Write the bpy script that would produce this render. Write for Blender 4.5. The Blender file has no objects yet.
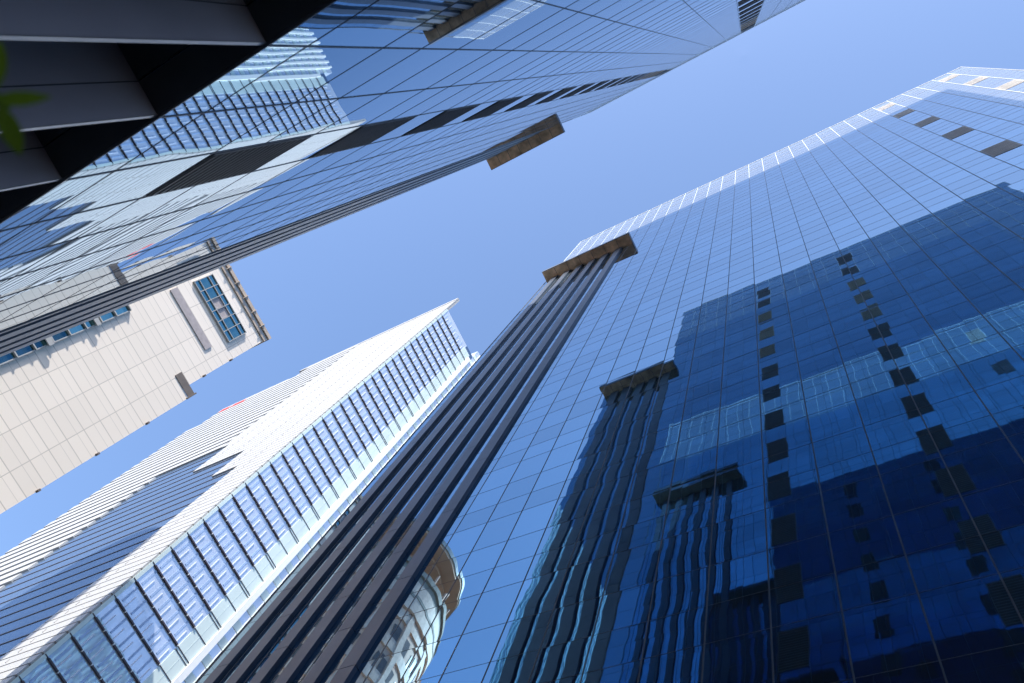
import bpy, bmesh, math, random
from mathutils import Vector, Matrix

random.seed(7)
sc = bpy.context.scene
col = sc.collection
S = 8.5            # metres per layout unit (camera to the facade across the street)
EYE = 1.6

# ------------------------------------------------------------------ camera
CAM_ROWS = ((-0.85609, -0.36286, -0.36803), (-0.44817, 0.87586, 0.17895), (0.25741, 0.31814, -0.91243))
cam_d = bpy.data.cameras.new("camera")
cam_d.sensor_width = 36.0
cam_d.lens = 820.5 / 1024 * 36
cam_d.clip_start = 0.05
cam_d.clip_end = 5000
cam_d.dof.use_dof = True
cam_d.dof.focus_distance = 60
cam_d.dof.aperture_fstop = 2.4
cam = bpy.data.objects.new("camera", cam_d)
col.objects.link(cam)
m = Matrix(CAM_ROWS).to_4x4()
m.translation = (0, 0, EYE)
cam.matrix_world = m
sc.camera = cam

# ------------------------------------------------------------------ sky, sun, exposure
SUN = Vector((-0.29, 1.0, 0.877)).normalized()
world = bpy.data.worlds.new("World")
sc.world = world
world.use_nodes = True
wn = world.node_tree
bg = wn.nodes["Background"]
sky = wn.nodes.new("ShaderNodeTexSky")
sky.sky_type = 'NISHITA'
sky.sun_disc = False
sky.sun_elevation = math.asin(SUN.z)
sky.sun_rotation = math.atan2(SUN.x, SUN.y)
sky.altitude = 50
sky.air_density = 1.0
sky.dust_density = 1.8
sky.ozone_density = 4.3
wn.links.new(sky.outputs[0], bg.inputs[0])
bg.inputs[1].default_value = 0.15
sun_d = bpy.data.lights.new("sun", 'SUN')
sun_d.energy = 3.6
sun_d.angle = math.radians(0.5)
sun_d.color = (1.0, 0.95, 0.88)
sun = bpy.data.objects.new("sun", sun_d)
col.objects.link(sun)
sun.rotation_euler = (-SUN).to_track_quat('-Z', 'Y').to_euler()
vs = sc.view_settings
vs.view_transform = 'Standard'
vs.look = 'None'
vs.exposure = 1.29
vs.gamma = 1.0
vs.use_curve_mapping = False
sc.cycles.max_bounces = 14
sc.cycles.glossy_bounces = 12
sc.cycles.diffuse_bounces = 4
sc.cycles.transparent_max_bounces = 8
sc.cycles.use_denoising = True
sc.cycles.sample_clamp_indirect = 6.0

# ------------------------------------------------------------------ helpers
KS = [1.0]         # how far off a building stands: its layout is scaled about the eye


def W(x, y, z):
    q = S * KS[0]
    return (x * q, y * q, z * q + EYE)


class MB:
    """Collects boxes and polygons (layout units) and links them as one mesh object."""
    def __init__(self):
        self.v, self.f, self.mi = [], [], []

    def box(self, x0, x1, y0, y1, z0, z1, mi=0):
        n = len(self.v)
        x0, x1 = sorted((x0, x1)); y0, y1 = sorted((y0, y1)); z0, z1 = sorted((z0, z1))
        self.v += [W(x, y, z) for z in (z0, z1) for y in (y0, y1) for x in (x0, x1)]
        for q in ((0, 2, 3, 1), (4, 5, 7, 6), (0, 1, 5, 4), (2, 6, 7, 3), (0, 4, 6, 2), (1, 3, 7, 5)):
            self.f.append([n + i for i in q]); self.mi.append(mi)

    def poly(self, pts, mi=0):
        n = len(self.v)
        self.v += [W(*p) for p in pts]
        self.f.append(list(range(n, n + len(pts)))); self.mi.append(mi)

    def prism(self, prof, axis, a0, a1, mi=0):
        """extrude a 2-D outline along an axis; prof is (u, v) in the two other axes in x,y,z order"""
        def at(p, a):
            return {'x': (a, p[0], p[1]), 'y': (p[0], a, p[1]), 'z': (p[0], p[1], a)}[axis]
        k = len(prof)
        n = len(self.v)
        self.v += [W(*at(p, a0)) for p in prof] + [W(*at(p, a1)) for p in prof]
        self.f.append([n + i for i in range(k)][::-1]); self.mi.append(mi)
        self.f.append([n + k + i for i in range(k)]); self.mi.append(mi)
        for i in range(k):
            j = (i + 1) % k
            self.f.append([n + i, n + j, n + k + j, n + k + i]); self.mi.append(mi)

    def build(self, name, mats, parent=None, smooth=False):
        if not isinstance(mats, (list, tuple)):
            mats = [mats]
        me = bpy.data.meshes.new(name)
        me.from_pydata(self.v, [], self.f)
        for mt in mats:
            me.materials.append(mt)
        for p, i in zip(me.polygons, self.mi):
            p.material_index = i
            p.use_smooth = smooth
        bm = bmesh.new(); bm.from_mesh(me)
        bmesh.ops.recalc_face_normals(bm, faces=bm.faces)
        bm.to_mesh(me); bm.free()
        o = bpy.data.objects.new(name, me)
        col.objects.link(o)
        if parent is not None:
            o.parent = parent
            base = parent.matrix_world_base if hasattr(parent, 'matrix_world_base') else BASES[parent.name]
            me.transform(Matrix.Translation(-Vector(base)))
        return o


BASES = {}


def thing(name, base, label, cat, group=None):
    o = bpy.data.objects.new(name, None)
    col.objects.link(o)
    o.empty_display_size = 1
    o.location = base
    BASES[o.name] = Vector(base)
    o["label"] = label
    o["category"] = cat
    if group:
        o["group"] = group
    return o


def register(o, parent):
    """lets a part carry sub-parts: same origin as the thing"""
    BASES[o.name] = BASES[parent.name]
    return o


def newmat(name):
    mt = bpy.data.materials.new(name)
    mt.use_nodes = True
    nt = mt.node_tree
    return mt, nt, nt.nodes["Principled BSDF"]


def plain(name, colr, rough=0.5, metal=0.0, var=0.12, scale=3.0, spec=0.5, stretch=None):
    """a solid colour with faint mottling so no surface is dead flat"""
    mt, nt, b = newmat(name)
    tc = nt.nodes.new("ShaderNodeTexCoord")
    nz = nt.nodes.new("ShaderNodeTexNoise")
    nz.inputs["Scale"].default_value = scale
    nz.inputs["Detail"].default_value = 4
    if stretch:
        mp = nt.nodes.new("ShaderNodeMapping")
        mp.inputs["Scale"].default_value = stretch
        nt.links.new(tc.outputs["Object"], mp.inputs[0])
        nt.links.new(mp.outputs[0], nz.inputs["Vector"])
    else:
        nt.links.new(tc.outputs["Object"], nz.inputs["Vector"])
    rp = nt.nodes.new("ShaderNodeMapRange")
    rp.inputs[1].default_value = 0.3; rp.inputs[2].default_value = 0.7
    rp.inputs[3].default_value = 1 - var; rp.inputs[4].default_value = 1 + var
    nt.links.new(nz.outputs[0], rp.inputs[0])
    mx = nt.nodes.new("ShaderNodeVectorMath"); mx.operation = 'SCALE'
    mx.inputs[0].default_value = colr[:3]
    nt.links.new(rp.outputs[0], mx.inputs["Scale"])
    nt.links.new(mx.outputs[0], b.inputs["Base Color"])
    b.inputs["Roughness"].default_value = rough
    b.inputs["Metallic"].default_value = metal
    b.inputs["Specular IOR Level"].default_value = spec
    return mt


FLOOR, BAY = 0.4595, 0.1375
X0 = 1.321                      # a mullion line of the bay grid
ROWS = (0.030, 0.1555, 0.306)   # transom lines within one storey
def bay(k): return X0 - BAY * k


def mirror_glass(name, tint, diff, diff_col, wave=0.0022, pillow=0.0045, tilt=0.0012, cell=None, off=None, plane='y', wscale=0.5):
    """coated curtain-wall glass: tinted mirror, panes that bow and sit slightly out of true, thin pale film that catches the sun"""
    mt, nt, b = newmat(name)
    N, L = nt.nodes.new, nt.links.new
    geo = N("ShaderNodeNewGeometry")
    sep = N("ShaderNodeSeparateXYZ"); L(geo.outputs["Position"], sep.inputs[0])

    def math_(op, a, bb=None, c=None):
        n = N("ShaderNodeMath"); n.operation = op
        for i, q in enumerate((a, bb, c)):
            if q is None: continue
            if isinstance(q, (int, float)): n.inputs[i].default_value = q
            else: L(q, n.inputs[i])
        return n.outputs[0]
    H = sep.outputs[0] if plane == 'y' else sep.outputs[1]
    cw, ch = cell
    u = math_('DIVIDE', math_('SUBTRACT', H, off[0]), cw)
    ui = math_('FLOOR', u)
    uf = math_('SUBTRACT', math_('SUBTRACT', u, ui), 0.5)
    v = math_('DIVIDE', math_('SUBTRACT', sep.outputs[2], off[1]), ch)
    vi = math_('FLOOR', v)
    vf = math_('SUBTRACT', v, vi)
    a = (ROWS[1] - ROWS[0]) / FLOOR; c = (ROWS[2] - ROWS[0]) / FLOOR
    sub = math_('ADD', math_('GREATER_THAN', vf, a), math_('GREATER_THAN', vf, c))
    rid = math_('MULTIPLY_ADD', vi, 3.0, sub)
    # signed position inside the pane, vertical
    ctr = math_('ADD', math_('MULTIPLY', math_('GREATER_THAN', vf, a), c / 2), math_('MULTIPLY', math_('GREATER_THAN', vf, c), (1 + c) / 2 - (a + c) / 2 + (a / 2 - 0)))
    ctr = math_('ADD', ctr, a / 2)
    vv = math_('MULTIPLY', math_('SUBTRACT', vf, ctr), 2.2)
    cmb = N("ShaderNodeCombineXYZ"); L(ui, cmb.inputs[0]); L(rid, cmb.inputs[1])
    wnz = N("ShaderNodeTexWhiteNoise"); wnz.noise_dimensions = '3D'; L(cmb.outputs[0], wnz.inputs["Vector"])
    ws = N("ShaderNodeSeparateColor"); L(wnz.outputs["Color"], ws.inputs[0])
    nz = N("ShaderNodeTexNoise"); nz.inputs["Scale"].default_value = wscale; nz.inputs["Detail"].default_value = 1.0
    # each pane gets its own piece of the noise
    addv = N("ShaderNodeVectorMath"); addv.operation = 'MULTIPLY_ADD'
    L(cmb.outputs[0], addv.inputs[0]); addv.inputs[1].default_value = (7.3, 3.1, 5.7); L(geo.outputs["Position"], addv.inputs[2])
    strv = N("ShaderNodeVectorMath"); strv.operation = 'MULTIPLY'; L(addv.outputs[0], strv.inputs[0]); strv.inputs[1].default_value = (0.6, 0.6, 1.9)
    L(strv.outputs[0], nz.inputs["Vector"])
    ns = N("ShaderNodeSeparateColor"); L(nz.outputs["Color"], ns.inputs[0])
    # pane bow strength differs pane to pane
    bow = math_('MULTIPLY', math_('ADD', ws.outputs[2], 0.35), pillow)
    dx = math_('ADD', math_('MULTIPLY', uf, bow), math_('ADD', math_('MULTIPLY', math_('SUBTRACT', ws.outputs[0], 0.5), tilt), math_('MULTIPLY', math_('SUBTRACT', ns.outputs[0], 0.5), wave * 2.6)))
    dz = math_('ADD', math_('MULTIPLY', vv, math_('MULTIPLY', bow, 0.45)), math_('ADD', math_('MULTIPLY', math_('SUBTRACT', ws.outputs[1], 0.5), tilt), math_('MULTIPLY', math_('SUBTRACT', ns.outputs[1], 0.5), wave * 0.8)))
    dv = N("ShaderNodeCombineXYZ")
    L(dx, dv.inputs[0 if plane == 'y' else 1]); L(dz, dv.inputs[2])
    ad = N("ShaderNodeVectorMath"); ad.operation = 'ADD'; L(geo.outputs["Normal"], ad.inputs[0]); L(dv.outputs[0], ad.inputs[1])
    nm = N("ShaderNodeVectorMath"); nm.operation = 'NORMALIZE'; L(ad.outputs[0], nm.inputs[0])
    # slight tint change pane to pane
    tv = math_('MULTIPLY_ADD', ws.outputs[1], 0.20, 0.90)
    sc_ = N("ShaderNodeVectorMath"); sc_.operation = 'SCALE'; sc_.inputs[0].default_value = tint; L(tv, sc_.inputs["Scale"])
    L(sc_.outputs[0], b.inputs["Base Color"])
    b.inputs["Metallic"].default_value = 1.0
    b.inputs["Specular Tint"].default_value = (0.95, 0.98, 1.0, 1)
    b.inputs["Roughness"].default_value = 0.012
    L(nm.outputs[0], b.inputs["Normal"])
    df = N("ShaderNodeBsdfDiffuse"); df.inputs[0].default_value = (*diff_col, 1)
    mix = N("ShaderNodeMixShader"); mix.inputs[0].default_value = diff
    L(b.outputs[0], mix.inputs[1]); L(df.outputs[0], mix.inputs[2])
    L(mix.outputs[0], nt.nodes["Material Output"].inputs[0])
    return mt


# ------------------------------------------------------------------ materials
M = {}
M['glass'] = mirror_glass('blue_mirror_glass', (0.165, 0.335, 0.485), 0.022, (0.75, 0.82, 0.85), wave=0.0048, pillow=0.0048, tilt=0.0026,
                          cell=(BAY * S, FLOOR * S), off=(X0 * S, ROWS[0] * S + EYE))
M['sunlit_glass'] = mirror_glass('sunlit_screen_glass', (0.165, 0.335, 0.485), 0.12, (0.85, 0.88, 0.88), wave=0.0035, pillow=0.005, tilt=0.0018,
                         cell=(BAY * S, FLOOR * S), off=(X0 * S, ROWS[0] * S + EYE))  # the tower glass again, film made paler to carry the sunlit zone
M['lattice'] = plain('sunlit_screen_lattice', (0.78, 0.80, 0.82), 0.45, 0, 0.03)  # lit copy of the mullion colour
M['mullion'] = plain('anodised_mullion', (0.10, 0.105, 0.12), 0.45, 0.0)
M['fin'] = plain('dark_grey_aluminium_panel', (0.076, 0.094, 0.128), 0.4, 0.2, 0.18, 0.6)
M['joint'] = plain('black_joint', (0.015, 0.015, 0.018), 0.7)
M['bronze'] = plain('brown_soffit_metal', (0.60, 0.42, 0.27), 0.5, 0.1, 0.45, 1.6)
M['louver'] = plain('dark_louvre_metal', (0.055, 0.052, 0.058), 0.5, 0.1)
M['slat'] = plain('louvre_slat_metal', (0.58, 0.55, 0.53), 0.45, 0.0)
M['slat_dark'] = plain('dark_louvre_slat', (0.16, 0.15, 0.155), 0.45)
M['slat_bounce_lit'] = plain('bounce_lit_louvre_slat', (0.62, 0.42, 0.24), 0.45)  # lighter slat copy, sunlight bounced off the facing tower put into its colour
M['soffit'] = plain('near_black_soffit', (0.055, 0.06, 0.065), 0.35)
M['pier'] = plain('charcoal_pier_cladding', (0.33, 0.285, 0.31), 0.45, 0.1, 0.10, 1.2)
M['trim'] = plain('brushed_edge_trim', (0.32, 0.32, 0.34), 0.3, 0.8)
M['roof'] = plain('roof_gravel', (0.25, 0.25, 0.24), 0.9)
M['white'] = plain('white_enamel_cladding', (0.385, 0.385, 0.38), 0.45, 0.0, 0.03, 0.5)
M['bar'] = plain('maroon_brown_sunshade_bar', (0.06, 0.045, 0.055), 0.4)
M['streak'] = plain('pale_glass_mullion', (0.62, 0.66, 0.78), 0.3)
M['bracket_shade'] = plain('bracket_shade_blue', (0.36, 0.48, 0.70), 0.2)  # colour of the painted bracket shadows
M['bracket'] = plain('pale_bracket', (0.7, 0.7, 0.7), 0.4)
M['rib'] = plain('grey_cladding_rib', (0.42, 0.42, 0.43), 0.5)
M['pil'] = plain('bright_white_pilaster', (0.85, 0.85, 0.84), 0.4, 0, 0.03)
M['spandrel'] = plain('pale_green_spandrel_glass', (0.62, 0.72, 0.70), 0.12, 0.0, 0.06, 0.3)
KC, KD = .855, .45
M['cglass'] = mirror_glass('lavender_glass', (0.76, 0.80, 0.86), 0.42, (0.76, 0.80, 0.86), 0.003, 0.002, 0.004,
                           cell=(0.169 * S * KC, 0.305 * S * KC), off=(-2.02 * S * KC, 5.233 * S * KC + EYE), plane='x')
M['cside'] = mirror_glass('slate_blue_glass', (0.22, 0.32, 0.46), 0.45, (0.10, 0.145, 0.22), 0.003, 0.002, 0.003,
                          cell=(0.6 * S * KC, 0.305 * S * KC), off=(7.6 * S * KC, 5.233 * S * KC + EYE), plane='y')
M['teal'] = mirror_glass('teal_window_glass', (0.10, 0.27, 0.33), 0.12, (0.15, 0.3, 0.33), 0.004, 0.002, 0.02,
                         cell=(0.2 * S, 0.2 * S), off=(0, 0), plane='x')
M['mauve'] = plain('mauve_grey_louvre_band', (0.36, 0.32, 0.32), 0.6)
M['cream'] = plain('terracotta_stone', (0.95, 0.58, 0.41), 0.7, 0, 0.08, 0.8)
M['sill'] = plain('peach_band', (0.96, 0.66, 0.50), 0.6)
M['ewin'] = plain('dark_window_glass', (0.16, 0.12, 0.10), 0.15, 0, 0.3, 2.0)
M['beige'] = plain('sand_canopy_render', (0.94, 0.56, 0.36), 0.75, 0, 0.08, 0.5)
M['taupe'] = plain('taupe_cornice', (0.42, 0.34, 0.27), 0.7)
M['notch'] = plain('step_shade_and_lamp_brown', (0.13, 0.11, 0.10), 0.7)  # painted shade of the step, also the wall lamps' own brown
M['red'] = plain('red_sign_letter', (0.65, 0.05, 0.05), 0.5)
M['asphalt'] = plain('asphalt', (0.05, 0.05, 0.052), 0.9, 0, 0.2, 6)
M['paving'] = plain('granite_paving', (0.22, 0.21, 0.20), 0.8, 0, 0.15, 2)
M['kerb'] = plain('kerb_stone', (0.3, 0.29, 0.28), 0.8)
M['bark'] = plain('bark', (0.12, 0.085, 0.06), 0.9, 0, 0.3, 20)
M['paint'] = plain('white_road_paint', (0.75, 0.75, 0.72), 0.7)


def tiled(name, colr, cell_u, cell_v, line=0.03):
    """pale wall tiles with thin darker joints and a slight change from tile to tile (wall in the y-z plane)"""
    mt, nt, b = newmat(name)
    N, L = nt.nodes.new, nt.links.new
    geo = N("ShaderNodeNewGeometry")
    sep = N("ShaderNodeSeparateXYZ"); L(geo.outputs["Position"], sep.inputs[0])
    def math_(op, a, bb=None):
        n = N("ShaderNodeMath"); n.operation = op
        for i, q in enumerate((a, bb)):
            if q is None: continue
            if isinstance(q, (int, float)): n.inputs[i].default_value = q
            else: L(q, n.inputs[i])
        return n.outputs[0]
    u = math_('DIVIDE', sep.outputs[1], cell_u); v = math_('DIVIDE', sep.outputs[2], cell_v)
    ui = math_('FLOOR', u); vi = math_('FLOOR', v)
    uf = math_('SUBTRACT', u, ui); vf = math_('SUBTRACT', v, vi)
    ln = math_('MAXIMUM', math_('LESS_THAN', uf, line * 2.4 / cell_u), math_('LESS_THAN', vf, line * 3 / cell_v))
    ln2 = math_('MULTIPLY', math_('LESS_THAN', math_('ABSOLUTE', math_('SUBTRACT', vf, 0.62)), line * 1.1 / cell_v), 0.6)
    ln = math_('MAXIMUM', ln, ln2)
    cmb = N("ShaderNodeCombineXYZ"); L(ui, cmb.inputs[0]); L(vi, cmb.inputs[1])
    wnz = N("ShaderNodeTexWhiteNoise"); wnz.noise_dimensions = '3D'; L(cmb.outputs[0], wnz.inputs["Vector"])
    nz = N("ShaderNodeTexNoise"); nz.inputs["Scale"].default_value = 0.12; nz.inputs["Detail"].default_value = 4
    L(geo.outputs["Position"], nz.inputs["Vector"])
    k = math_('ADD', math_('MULTIPLY', wnz.outputs["Value"], 0.06), math_('ADD', math_('MULTIPLY', nz.outputs[0], 0.10), 0.91))
    k = math_('MULTIPLY', k, math_('SUBTRACT', 1.0, math_('MULTIPLY', ln, 0.32)))
    s_ = N("ShaderNodeVectorMath"); s_.operation = 'SCALE'; s_.inputs[0].default_value = colr; L(k, s_.inputs["Scale"])
    L(s_.outputs[0], b.inputs["Base Color"])
    b.inputs["Roughness"].default_value = 0.5
    return mt


M['tile'] = tiled('ivory_wall_tile', (0.82, 0.73, 0.63), 0.52 * S * KD, 0.36 * S * KD, 0.022)


def leafmat():
    mt, nt, b = newmat('translucent_green_leaf')
    b.inputs["Base Color"].default_value = (0.11, 0.17, 0.015, 1)
    b.inputs["Roughness"].default_value = 0.5
    tr = nt.nodes.new("ShaderNodeBsdfTranslucent"); tr.inputs[0].default_value = (0.30, 0.42, 0.02, 1)
    mx = nt.nodes.new("ShaderNodeMixShader"); mx.inputs[0].default_value = 0.45
    nt.links.new(b.outputs[0], mx.inputs[1]); nt.links.new(tr.outputs[0], mx.inputs[2])
    nt.links.new(mx.outputs[0], nt.nodes["Material Output"].inputs[0])
    return mt


M['leaf'] = leafmat()
GZ = -EYE / S          # ground level in layout units

# ------------------------------------------------------------------ ground
def structure(name, mb, mat):
    o = mb.build(name, mat)
    o["kind"] = "structure"
    return o

mb = MB(); mb.poly([(-250, -250, GZ - .016), (250, -250, GZ - .016), (250, 250, GZ - .016), (-250, 250, GZ - .016)])
structure("ground", mb, M['asphalt'])
mb = MB(); mb.poly([(-60, -.72, GZ - .0155), (60, -.72, GZ - .0155), (60, -.12, GZ - .0155), (-60, -.12, GZ - .0155)])
structure("road", mb, M['asphalt'])
mb = MB()
for i in range(-12, 13):
    mb.poly([(i * .8, -.427, GZ - .015), (i * .8 + .4, -.427, GZ - .015), (i * .8 + .4, -.413, GZ - .015), (i * .8, -.413, GZ - .015)])
structure("road_markings", mb, M['paint'])
mb = MB(); mb.box(-60, 60, -.12, .30, GZ - .015, GZ); mb.box(-60, 60, -1.06, -.72, GZ - .015, GZ)
structure("pavement", mb, M['paving'])
mb = MB(); mb.box(-60, 60, -.137, -.121, GZ - .0152, GZ + .0005); mb.box(-60, 60, -.719, -.703, GZ - .0152, GZ + .0005)
structure("kerb", mb, M['kerb'])

# ------------------------------------------------------------------ the two mirror-glass towers facing each other
TOP, ROOF, GB, ZL = 8.8315, 7.849, 0.692, 7.0516


def glass_tower(side, yw, sg, xr, xl, xcrown, fin0, nfin, recess, cap, cols, label):
    """yw: facade plane, sg: +1 when the building lies towards +y, xr..xl: facade extent, cap: (x0, x1, outer y)"""
    base = W((xr + xl) / 2, yw + sg * 1.5, GZ)
    t = thing("glass_tower", base, label, "skyscraper", "mirror glass towers")
    B = lambda d: yw + sg * d          # depth behind the facade plane
    mb = MB()
    xs = bay(19)
    mb.box(xs, xcrown, yw, B(.04), GB, ROOF)
    mb.box(xs, fin0[1], B(.0405), B(3.0), GB, ROOF)
    cw = mb.build("curtain_wall", M['glass'], t)
    mb = MB()                                            # glass screen, sunlight put into its paler film: rises above the roof, runs past the end of the body
    mb.box(xr, xcrown, yw, B(.02), ROOF + .0005, TOP)
    mb.box(xr, xs - .0005, yw, B(.02), GB, ROOF)
    mb.build("glass_screen", M['sunlit_glass'], t)
    # mullion grid
    mb = MB()
    k0 = math.ceil((X0 - xcrown) / BAY - 1e-6); k1 = math.floor((X0 - xr) / BAY + 1e-6)
    w = .0018
    for k in range(k0, k1 + 1):
        big = .42 if side == 'left' else .9
        mb.box(bay(k) - w * big, bay(k) + w * big, yw, B(-.0009), GB, TOP)
    mb.box(xr - .002, xr + .0015, B(.04), B(-.0024), GB, TOP + .003)
    mb.box(xcrown - .0015, xcrown + .002, B(.04), B(-.0024), GB, TOP + .003)
    mb.box(xr, xcrown, B(.041), B(-.0012), TOP - .004, TOP + .004)
    n = 0
    while True:
        done = False
        for i, r in enumerate(ROWS):
            z = r + FLOOR * n
            if z < GB + .01: continue
            if z > TOP - .02: done = True; break
            hw = (.0005 if i != 1 else .00035) if side == 'right' else .0004
            mb.box(xr, xcrown, yw, B(-.0005), z - hw, z + hw)
        if done: break
        n += 1
    # bottom trim of the glass
    mb.box(xr, xcrown, B(.0014), B(-.0012), GB - .0024, GB - .0001)
    mb.build("mullion_grid", M['mullion'], t)
    # screen lattice, sunlight on the mullions put into its white colour
    mb = MB()
    for k in range(k0, k1 + 1):
        z0 = ROOF if bay(k) > xs - .01 else GB
        mb.box(bay(k) - .0015, bay(k) + .0015, B(-.00092), B(-.0022), z0, TOP + .004)
    mb.box(xr - .0022, xr + .003, B(.02), B(-.0022), GB, TOP + .004)
    mb.box(xcrown - .003, xcrown + .0022, B(.02), B(-.0022), ROOF, TOP + .004)
    for z in (ROWS[0] + FLOOR * 18, ROWS[2] + FLOOR * 18):
        mb.box(xr, xcrown, B(-.00055), B(-.0014), z - .0013, z + .0013)
    mb.box(xr, xcrown, B(-.00093), B(-.0025), TOP - .007, TOP + .0042)
    mb.build("screen_lattice", M['lattice'], t)
    # vent louvres set in single bays
    for (k, ns) in cols:
        for n in ns:
            z0 = ROWS[0] + FLOOR * n + .006; z1 = ROWS[2] + FLOOR * n - .006
            a, b_ = bay(k + 1) + .004, bay(k) - .004
            q = MB()
            q.box(a, b_, yw, B(-.0008), z0, z1, 0)
            q.box(a, a + .003, B(-.0009), B(-.0016), z0, z1, 1); q.box(b_ - .003, b_, B(-.0009), B(-.0016), z0, z1, 1)
            ns_ = 16; sl = .0031 if side == 'right' else .0022
            for i in range(ns_):
                zz = z0 + (z1 - z0) * (i + .5) / ns_
                q.box(a + .0031, b_ - .0031, B(-.0009), B(-.0024), zz - sl, zz + sl, 1)
            q.build("vent_louver", [M['louver'], M['slat' if side == 'right' else ('slat_bounce_lit' if n in (14, 15, 16) else 'slat_dark')]], t)  # upper left vents carry reflected sunlight in their slat colour
    # vertical fins and their cap
    fx0, fw, fp, prot = fin0[0], (.057 if side == 'right' else .08), .128, .0155
    yb = B(recess)
    if recess > 0:
        mb = MB()
        mb.box(fin0[1] + .0005, xl, yb, B(3.0), GB, ZL)
        mb.build("fin_bay_glass", M['glass'], t)
    for i in range(nfin):
        a = fx0 + fp * i
        q = MB()
        z = GB + .12 + .21 * (i % 2)
        zs = [GB]
        while z < ZL - .05:
            zs.append(z); z += FLOOR * .92
        zs.append(ZL)
        q.box(a + .003, a + fw - .003, yb - sg * .0002, yb - sg * (prot - .002), GB, ZL, 1)
        for z0, z1 in zip(zs, zs[1:]):
            q.box(a, a + fw, yb - sg * .0001, yb - sg * prot, z0 + .0012, z1 - .0012, 0)
        q.build("facade_fin", [M['fin'], M['joint']], t)
    q = MB()
    q.box(cap[0], cap[1], cap[2], B(recess) + sg * .0003, ZL + .0005, ZL + .05)
    o = q.build("fin_cap", M['bronze'], t)
    register(o, t)
    q = MB()
    for i in range(1, 7):
        xx = cap[0] + (cap[1] - cap[0]) * i / 7
        q.box(xx - .0015, xx + .0015, cap[2] + sg * .004, yb - sg * .004, ZL - .0012, ZL + .0004)
    q.box(cap[0], cap[1], cap[2] - sg * .003, cap[2] - sg * .0003, ZL - .004, ZL + .052)
    q.box(cap[0] - .003, cap[0] - .0003, cap[2], B(recess), ZL - .004, ZL + .052)
    q.build("cap_edge", M['fin'], o)
    # podium: recessed wall behind blade piers under the glass
    d1, dm = .075, .036
    mb = MB()
    mb.box(xr, fin0[1], B(.0016), B(dm - .001), GB - .0035, GB - .0012)
    mb.box(xr, fin0[1], B(dm + .001), B(d1), GB - .0035, GB - .0012)
    mb.build("soffit", M['soffit'], t)
    mb = MB(); mb.box(xr, fin0[1], B(d1), B(3.0), GZ, GB - .0013)
    mb.build("podium_glass", M['glass'], t)
    for k in range(k0, k1 + 1):
        x = bay(k)
        if x > fin0[1] - .005 or x < xr + .02: continue
        q = MB()
        hw = .0022
        q.box(x - hw, x + hw, B(.0022), B(dm - .0008), GZ, GB - .0038, 0)
        q.box(x - hw, x + hw, B(dm + .0008), B(d1 - .0003), GZ, GB - .0038, 0)
        q.box(x - hw + .001, x + hw - .001, B(dm - .0009), B(dm + .0009), GZ, GB - .0039, 1)
        q.box(x - hw - .0003, x + hw + .0003, B(.0012), B(.0021), GZ, GB - .0037, 2)
        q.build("podium_pier", [M['pier'], M['joint'], M['trim']], t)
    mb = MB(); mb.box(xs + .02, fin0[1] - .01, B(.05), B(2.98), ROOF + .0002, ROOF + .006)
    mb.build("roof", M['roof'], t)
    return t


glass_tower('right', -1.0, -1, -1.6915, 2.2915, 2.2915, (1.515, 2.285), 6, 0.0, (1.4169, 2.2768, -.9035),
            [(16, range(4, 19, 2)), (20, range(4, 19, 2))],
            "blue glass tower with a roof lattice coloured sunlit white, filling the right side and mirroring its twin")
glass_tower('left', .1971, 1, -1.6915, 2.2758, 1.5960, (1.607, 1.596), 5, .0215, (1.5465, 2.2758, .1125),
            [(4, range(2, 19)), (10, range(2, 19))],
            "blue glass tower hanging over the top edge, rising from black podium piers")

# ------------------------------------------------------------------ white office tower with horizontal louvres
CX, CY = 7.6, -1.96
KS[0] = .855
GZ = -EYE / S / KS[0]
FH = 0.305
Z0C = 5.233 - 17 * FH
t = thing("office_tower", W(11, -3.2, GZ), "white louvred office tower with a glazed front of dark sunshade bars", "skyscraper")
XB = 14.93
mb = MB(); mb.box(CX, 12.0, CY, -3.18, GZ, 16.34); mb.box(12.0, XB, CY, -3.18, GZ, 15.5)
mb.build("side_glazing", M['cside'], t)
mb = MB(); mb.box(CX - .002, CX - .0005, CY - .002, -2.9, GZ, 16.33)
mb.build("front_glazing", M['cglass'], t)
# white cladding rows on the side wall
mb = MB(); gap = .022
rows = []
k = 0
while True:
    z0 = Z0C + FH / 2 * k
    if z0 > 17.1: break
    rows.append((z0, k)); k += 1
def solid_end(z):
    if z < 9.3: return 8.5
    if z < 10.2: return 9.05
    if z < 11.3: return 10.23
    return 10.42
for z0, k in rows:
    z1 = z0 + FH / 2 - gap
    if z0 < GZ: continue
    zt = 17.12
    if z0 < zt:
        mb.box(CX - .004, solid_end(z0 + .02), CY, CY + .022, z0, min(z1, zt))
# a slim joint grid is left between those rows; vertical ribs
for x in (8.2, 8.75, 9.35, 9.95):
    for z0, k in rows:
        if z0 < GZ or z0 > 17.0: continue
        if solid_end(z0 + .02) > x + .05:
            mb.box(x - .006, x + .006, CY + .0225, CY + .03, z0 + .04, z0 + .09, 1)
mb.build("cladding_panel", [M['white'], M['rib']], t)
mb = MB()
for z0, k in rows:
    if z0 < GZ: continue
    a = 10.42 if z0 > 11.3 else 12.0
    if k % 2 == 0:
        e = XB if z0 < 15.4 else (14.5 if z0 < 16.3 else 12.0)
        if e > a and z0 < 16.95:
            mb.box(a + .001, e, CY, CY + .03, z0, z0 + .19)
    # thin shelves across the blue glazed zone
    if z0 < 11.3 and k % 2 == 0:
        mb.box(solid_end(z0 + .02) + .001, 12.0, CY, CY + .007, z0 + .02, z0 + .04, 1)
mb.build("sunshade_louver", [M['white'], M['bar']], t)
mb = MB()
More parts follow.
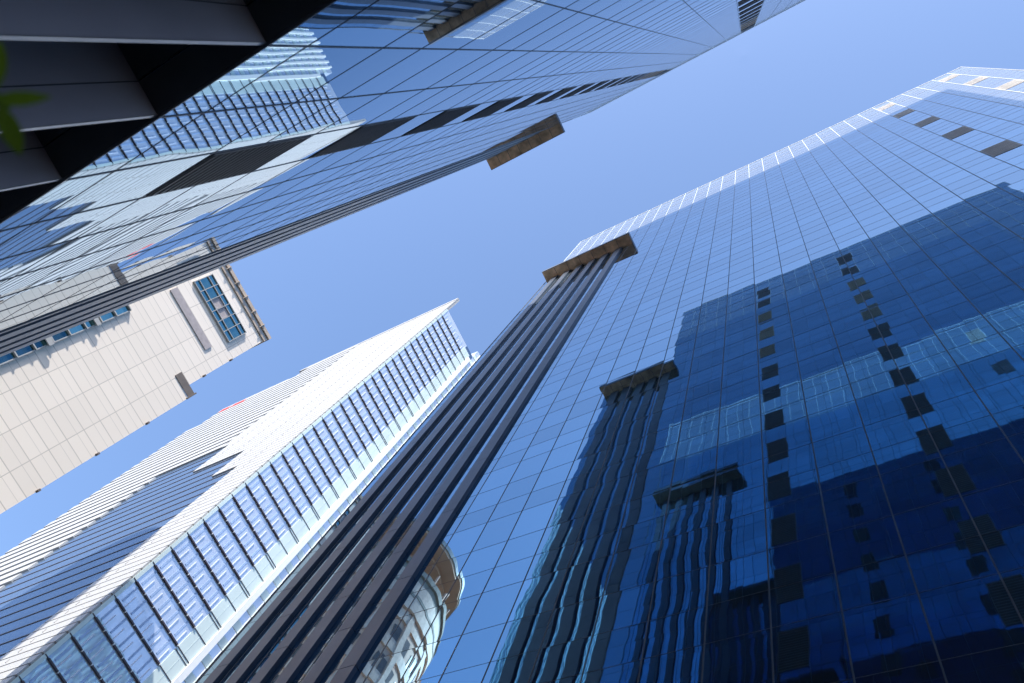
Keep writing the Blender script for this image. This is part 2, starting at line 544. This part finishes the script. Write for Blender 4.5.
mb.box(CX, 12.2, CY - .05, CY, 16.34, 17.0)
mb.box(12.2, 14.5, CY - .05, CY, 15.5, 16.42)
mb.box(14.5, XB, CY - .05, CY, 15.49, 15.62)
mb.box(CX, 12.3, CY - .05, CY + .03, 17.0, 17.13)
mb.box(12.3, 14.5, CY - .05, CY + .03, 16.421, 16.5)
mb.build("parapet", M['white'], t)
# corner strip and front bars
mb = MB(); mb.box(CX - .012, CX - .0025, CY - .045, CY - .001, GZ, 16.3)
mb.build("corner_glazing", M['spandrel'], t)
nf = int((16.2 - Z0C) / FH)
for i in range(int((3.2 - Z0C) / FH), nf + 1):
    z = Z0C + FH * i
    q = MB()
    for j in range(5):
        ya = -2.02 - j * .169
        q.box(CX - .022, CX - .0026, ya - .157, ya, z - .0095, z + .0095, 0)
        q.box(CX - .010, CX - .0027, ya - .128, ya - .118, z + .013, z + .20, 2)
        q.box(CX - .006, CX - .0028, ya - .070, ya - .045, z + .05, z + .285, 3)  # bracket's shadow drawn as a blue strip on the glass
        q.box(CX - .024, CX - .003, ya - .1685, ya - .1575, z - .011, z + .011, 1)
    q.box(CX - .016, CX - .003, -2.0195, -1.966, z - .005, z + .005, 0)
    q.box(CX - .014, CX - .0106, -3.10, -2.866, z - .005, z + .005, 0)
    if i % 2 == 0:
        q.box(CX - .014, CX - .0106, -3.10, -2.866, z - .045, z - .037, 0)
    q.build("sunshade_bar", [M['bar'], M['bracket'], M['streak'], M['bracket_shade']], t)
mb = MB(); mb.box(CX - .009, CX - .0006, -3.10, -2.87, GZ, 16.2); mb.box(CX - .0105, CX - .0091, -2.985, -2.978, GZ, 16.2)
mb.build("spandrel_panel", M['spandrel'], t)
mb = MB(); mb.box(CX - .03, CX + .3, -3.18, -3.101, GZ, 16.1)
mb.build("white_pilaster", M['pil'], t)
# wing with vertical white blades
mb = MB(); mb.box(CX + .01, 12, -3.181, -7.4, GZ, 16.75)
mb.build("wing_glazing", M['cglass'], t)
mb = MB()
for i in range(int((3.2 - Z0C) / FH), int((16.6 - Z0C) / FH)):
    z = Z0C + FH * i
    for j in range(28):
        y = -3.19 - .15 * j
        mb.box(CX + .002, CX + .0095, y - .13, y, z + .16, z + .29)
mb.build("wing_spandrel", M['spandrel'], t)
for j in range(29):
    y = -3.31 - .141 * j
    q = MB(); q.box(CX - .03, CX + .0015, y - .045, y, GZ, 16.8)
    q.build("wing_blade", M['pil'], t)
# small red letters on the parapet, too far to read
o = MB()
x = 14.40
for i in range(7):
    if i == 3: x -= .10
    o.box(x - .075, x, CY + .001, CY + .035, 16.18, 16.36)
    x -= .105
sign = o.build("roof_sign", M['red'], t)

# ------------------------------------------------------------------ ivory tiled tower
DX = 11.1
KS[0] = KD
GZ = -EYE / S / KS[0]
t = thing("tiled_tower", W(12.2, .2, GZ), "ivory tiled tower with teal windows under its cornice and a stepped notch shaded brown", "high-rise")
mb = MB()
mb.box(DX, DX + 2.2, -.75, 1.35, 11.98, 14.75)
mb.box(DX, DX + 2.2, -.95, 1.35, GZ, 11.98)
mb.build("wall", M['tile'], t)
q = MB()
q.box(DX - .012, DX - .001, -.956, -.47, 11.985, 12.17)
q.box(DX - .03, DX - .001, -.958, -.93, 11.93, 12.20)
q.build("step_shade_panel", M['notch'], t)  # flush panel, the shadow under the step put into its colour
# grey louvre band
q = MB(); q.box(DX - .02, DX - .001, -.33, .99, 13.03, 13.24)
q.build("louver_band", M['mauve'], t)
# upper window grid: two rows of panes in pale frames
zr = (13.74, 13.90, 14.20, 14.36)
ys = [.96 - .229 * i for i in range(7)]
for i in range(6):
    for j in range(3):
        q = MB()
        a, b_ = ys[i + 1] + .012, ys[i] - .012
        mid = (j == 1 and i in (2, 3))
        q.box(DX - .02, DX - .001, a, b_, zr[j] + .012, zr[j + 1] - .012)
        q.build("window", M['mauve'] if mid else M['teal'], t)
q = MB()
for i in range(7): q.box(DX - .045, DX - .001, ys[i] - .008, ys[i] + .008, 13.73, 14.37)
for z in zr: q.box(DX - .044, DX - .0012, ys[6] - .012, ys[0] + .012, z - .008, z + .008)
q.build("window_frame", M['white'], t)
# cornice with two taupe bands
q = MB()
q.box(DX - .03, DX + 2.2, -.765, 1.36, 14.751, 14.80, 1)
q.box(DX - .02, DX + 2.2, -.77, 1.355, 14.801, 14.90, 0)
q.box(DX - .055, DX + 2.2, -.79, 1.37, 14.901, 15.0, 1)
for y in (-.45, -.1, .25, .6, .95):
    q.box(DX - .075, DX - .0555, y - .008, y + .008, 14.80, 15.01, 1)
q.build("cornice", [M['white'], M['taupe']], t)
# vertical row of recessed windows with pale sills, partly hidden by the near tower
for i in range(9):
    zb = 8.6 + i * .36
    grp = i % 3
    f = MB()
    f.box(DX - .02, DX - .001, .93, 1.3, zb + .012, zb + .345)
    f.build("strip_window", M['teal'], t)
q = MB()
for i in range(10):
    zb = 8.6 + i * .36
    q.box(DX - .06, DX - .001, .92, 1.3, zb - .012, zb + .0115)
q.box(DX - .04, DX - .0012, .91, .93, 8.55, 11.85)
for zc in (8.9, 9.95, 11.0):
    q.box(DX - .085, DX - .061, .89, 1.2, zc - .05, zc + .05)
q.build("window_surround", M['white'], t)
for zc in (7.2, 8.4, 9.6, 10.8, 12.6, 13.5):
    q = MB(); q.box(DX - .05, DX + .01, -.965 if zc < 11.6 else -.765, -.93 if zc < 11.6 else -.73, zc, zc + .05)
    q.build("wall_lamp", M['notch'], t)

# ------------------------------------------------------------------ round cream tower, seen mirrored in the right glass wall
EX, EY, ER = 5.9, 1.95, .807
KS[0] = 1.2
GZ = -EYE / S / KS[0]
t = thing("round_tower", W(EX, EY, GZ), "round building with curved bands and a flat roof canopy, mirrored beside the dark fins", "high-rise")
def drum(mb, r, z0, z1, mi=0, seg=64):
    mb.prism([(EX + r * math.cos(2 * math.pi * i / seg), EY + r * math.sin(2 * math.pi * i / seg)) for i in range(seg)], 'z', z0, z1, mi)
mb = MB(); drum(mb, ER, GZ, 7.2); drum(mb, ER * .62, 7.2, 7.7)
mb.build("wall", M['cream'], t, False)
mb = MB()
z = 1.0
while z < 6.6:
    drum(mb, ER + .022, z, z + .10); drum(mb, ER + .012, z + .101, z + .15)
    z += .42
mb.build("floor_band", M['sill'], t)
mb = MB()
drum(mb, ER + .06, 7.12, 7.2); drum(mb, ER + .03, 7.03, 7.119); drum(mb, ER + .05, 6.80, 6.84)
mb.build("cornice", M['taupe'], t)
mb = MB(); drum(mb, ER + .035, 6.841, 7.029); drum(mb, ER + .045, 6.62, 6.799)
mb.build("frieze", M['sill'], t)
mb = MB(); drum(mb, ER + .03, 7.73, 7.81); drum(mb, ER * .8, 7.68, 7.729)
mb.build("roof_canopy", M['beige'], t)
mb = MB(); drum(mb, ER + .045, 7.77, 7.84)
mb.build("canopy_rim", M['white'], t)
for i in range(28):
    a = 2 * math.pi * (i + .5) / 28
    q = MB()
    dx, dy = math.cos(a), math.sin(a)
    hw = .04
    z = 1.13
    while z < 6.3:
        ax, ay = EX + (ER + .006) * dx, EY + (ER + .006) * dy
        pts = [(ax - dy * hw, ay + dx * hw), (ax + dy * hw, ay - dx * hw), (ax + dy * hw - dx * .03, ay - dx * hw - dy * .03), (ax - dy * hw - dx * .03, ay + dx * hw - dy * .03)]
        q.prism(pts, 'z', z + .02, z + .20)
        z += .42
    q.build("window_column", M['ewin'], t)
for i in range(14):
    a = 2 * math.pi * i / 14
    dx, dy = math.cos(a), math.sin(a)
    q = MB(); hw = .035
    ax, ay = EX + (ER + .03) * dx, EY + (ER + .03) * dy
    q.prism([(ax - dy * hw, ay + dx * hw), (ax + dy * hw, ay - dx * hw), (ax + dy * hw - dx * .06, ay - dx * hw - dy * .06), (ax - dy * hw - dx * .06, ay + dx * hw - dy * .06)], 'z', GZ, 6.61)
    q.build("wall_rib", M['sill'], t)
for i in range(22):
    a = 2 * math.pi * i / 22
    dx, dy = math.cos(a), math.sin(a)
    q = MB(); hw = .009
    ax, ay = EX + (ER + .02) * dx, EY + (ER + .02) * dy
    q.prism([(ax - dy * hw, ay + dx * hw), (ax + dy * hw, ay - dx * hw), (ax + dy * hw - dx * .04, ay - dx * hw - dy * .04), (ax - dy * hw - dx * .04, ay + dx * hw - dy * .04)], 'z', 7.2, 7.42)
    q.build("terrace_post", M['cream'], t)

# ------------------------------------------------------------------ street tree whose leaves hang into the top left corner
TB = Vector((1.55, .55, 0.0))
t = thing("street_tree", TB, "green leaves hanging into the top corner in front of the black piers", "tree")
def tube(path, radii, name, mat, parent, seg=8):
    bm = bmesh.new()
    rings = []
    for i, p in enumerate(path):
        d = (path[min(i + 1, len(path) - 1)] - path[max(i - 1, 0)]).normalized()
        a = d.orthogonal().normalized(); b_ = d.cross(a)
        rings.append([bm.verts.new(p + (a * math.cos(2 * math.pi * j / seg) + b_ * math.sin(2 * math.pi * j / seg)) * radii[i]) for j in range(seg)])
    for r0, r1 in zip(rings, rings[1:]):
        for j in range(seg):
            bm.faces.new((r0[j], r0[(j + 1) % seg], r1[(j + 1) % seg], r1[j]))
    bm.faces.new(rings[0][::-1]); bm.faces.new(rings[-1])
    me = bpy.data.meshes.new(name); bm.to_mesh(me); bm.free()
    me.materials.append(mat)
    for p in me.polygons: p.use_smooth = True
    me.transform(Matrix.Translation(-BASES[parent.name]))
    o = bpy.data.objects.new(name, me); col.objects.link(o); o.parent = parent
    return o
crown_c = Vector((1.5, .56, 2.75))
tube([TB, Vector((1.54, .56, .8)), Vector((1.50, .55, 1.5)), Vector((1.52, .56, 2.2)), Vector((1.5, .57, 2.9))], [.055, .045, .038, .028, .01], "trunk", M['bark'], t)


def leaf_into(bm, p, d, up, L_, w_):
    side = d.cross(up).normalized(); nrm = side.cross(d).normalized()
    n = 7
    prev = None
    for i in range(n + 1):
        s = i / n
        ww = w_ * (math.sin(math.pi * min(1, s * .93 + .05)) ** .8) * (1 - .25 * s)
        c = p + d * (L_ * s) - nrm * (L_ * .18 * s * s)
        row = [bm.verts.new(c - side * ww + nrm * ww * .25), bm.verts.new(c), bm.verts.new(c + side * ww + nrm * ww * .25)]
        if prev:
            for j in (0, 1):
                f = bm.faces.new((prev[j], prev[j + 1], row[j + 1], row[j])); f.smooth = True
        prev = row


bm = bmesh.new()
rnd = random.Random(3)
camp = Vector((0, 0, EYE))
def in_view(p):
    c = Matrix(CAM_ROWS).transposed() @ (p - camp)
    if c.z >= -.05: return False
    px = 512 + 820.5 * c.x / -c.z; py = 341.5 - 820.5 * c.y / -c.z
    return -30 < px < 1060 and -30 < py < 720
n = 0
while n < 420:
    v = Vector((rnd.gauss(0, .42), rnd.gauss(0, .35), rnd.gauss(0, .5)))
    p = crown_c + v
    d = Vector((rnd.uniform(-1, 1), rnd.uniform(-1, 1), rnd.uniform(-.9, .3))).normalized()
    if p.y > 1.55 or in_view(p) or in_view(p + d * .15): continue
    leaf_into(bm, p, d, Vector((0, 0, 1)), rnd.uniform(.09, .15), rnd.uniform(.016, .026))
    n += 1
# the sprig seen in the picture
def ray(px, py, dist):
    return camp + (Matrix(CAM_ROWS) @ Vector((px - 512, -(py - 341.5), -820.5)).normalized()) * dist
def sprig(p0, p1, dist0, dist1, w_):
    a, b_ = ray(*p0, dist0), ray(*p1, dist1)
    d = (b_ - a)
    leaf_into(bm, a, d.normalized(), (camp - a).normalized(), d.length, w_ * 1.0)
sprig((-4, 100), (47, 97), 1.25, 1.22, .0105)
sprig((0, 106), (22, 158), 1.25, 1.27, .0145)
sprig((-8, 92), (2, 34), 1.25, 1.3, .013)
sprig((-10, 92), (14, 112), 1.3, 1.33, .010)
me = bpy.data.meshes.new("crown"); bm.to_mesh(me); bm.free(); me.materials.append(M['leaf'])
me.transform(Matrix.Translation(-TB))
o = bpy.data.objects.new("crown", me); col.objects.link(o); o.parent = t
tip = ray(-8, 97, 1.26)
tube([Vector((1.51, .555, 1.9)), (Vector((1.51, .555, 1.9)) + tip) / 2 + Vector((0, 0, .12)), tip, ray(2, 104, 1.25)], [.016, .009, .004, .002], "branch", M['bark'], t)
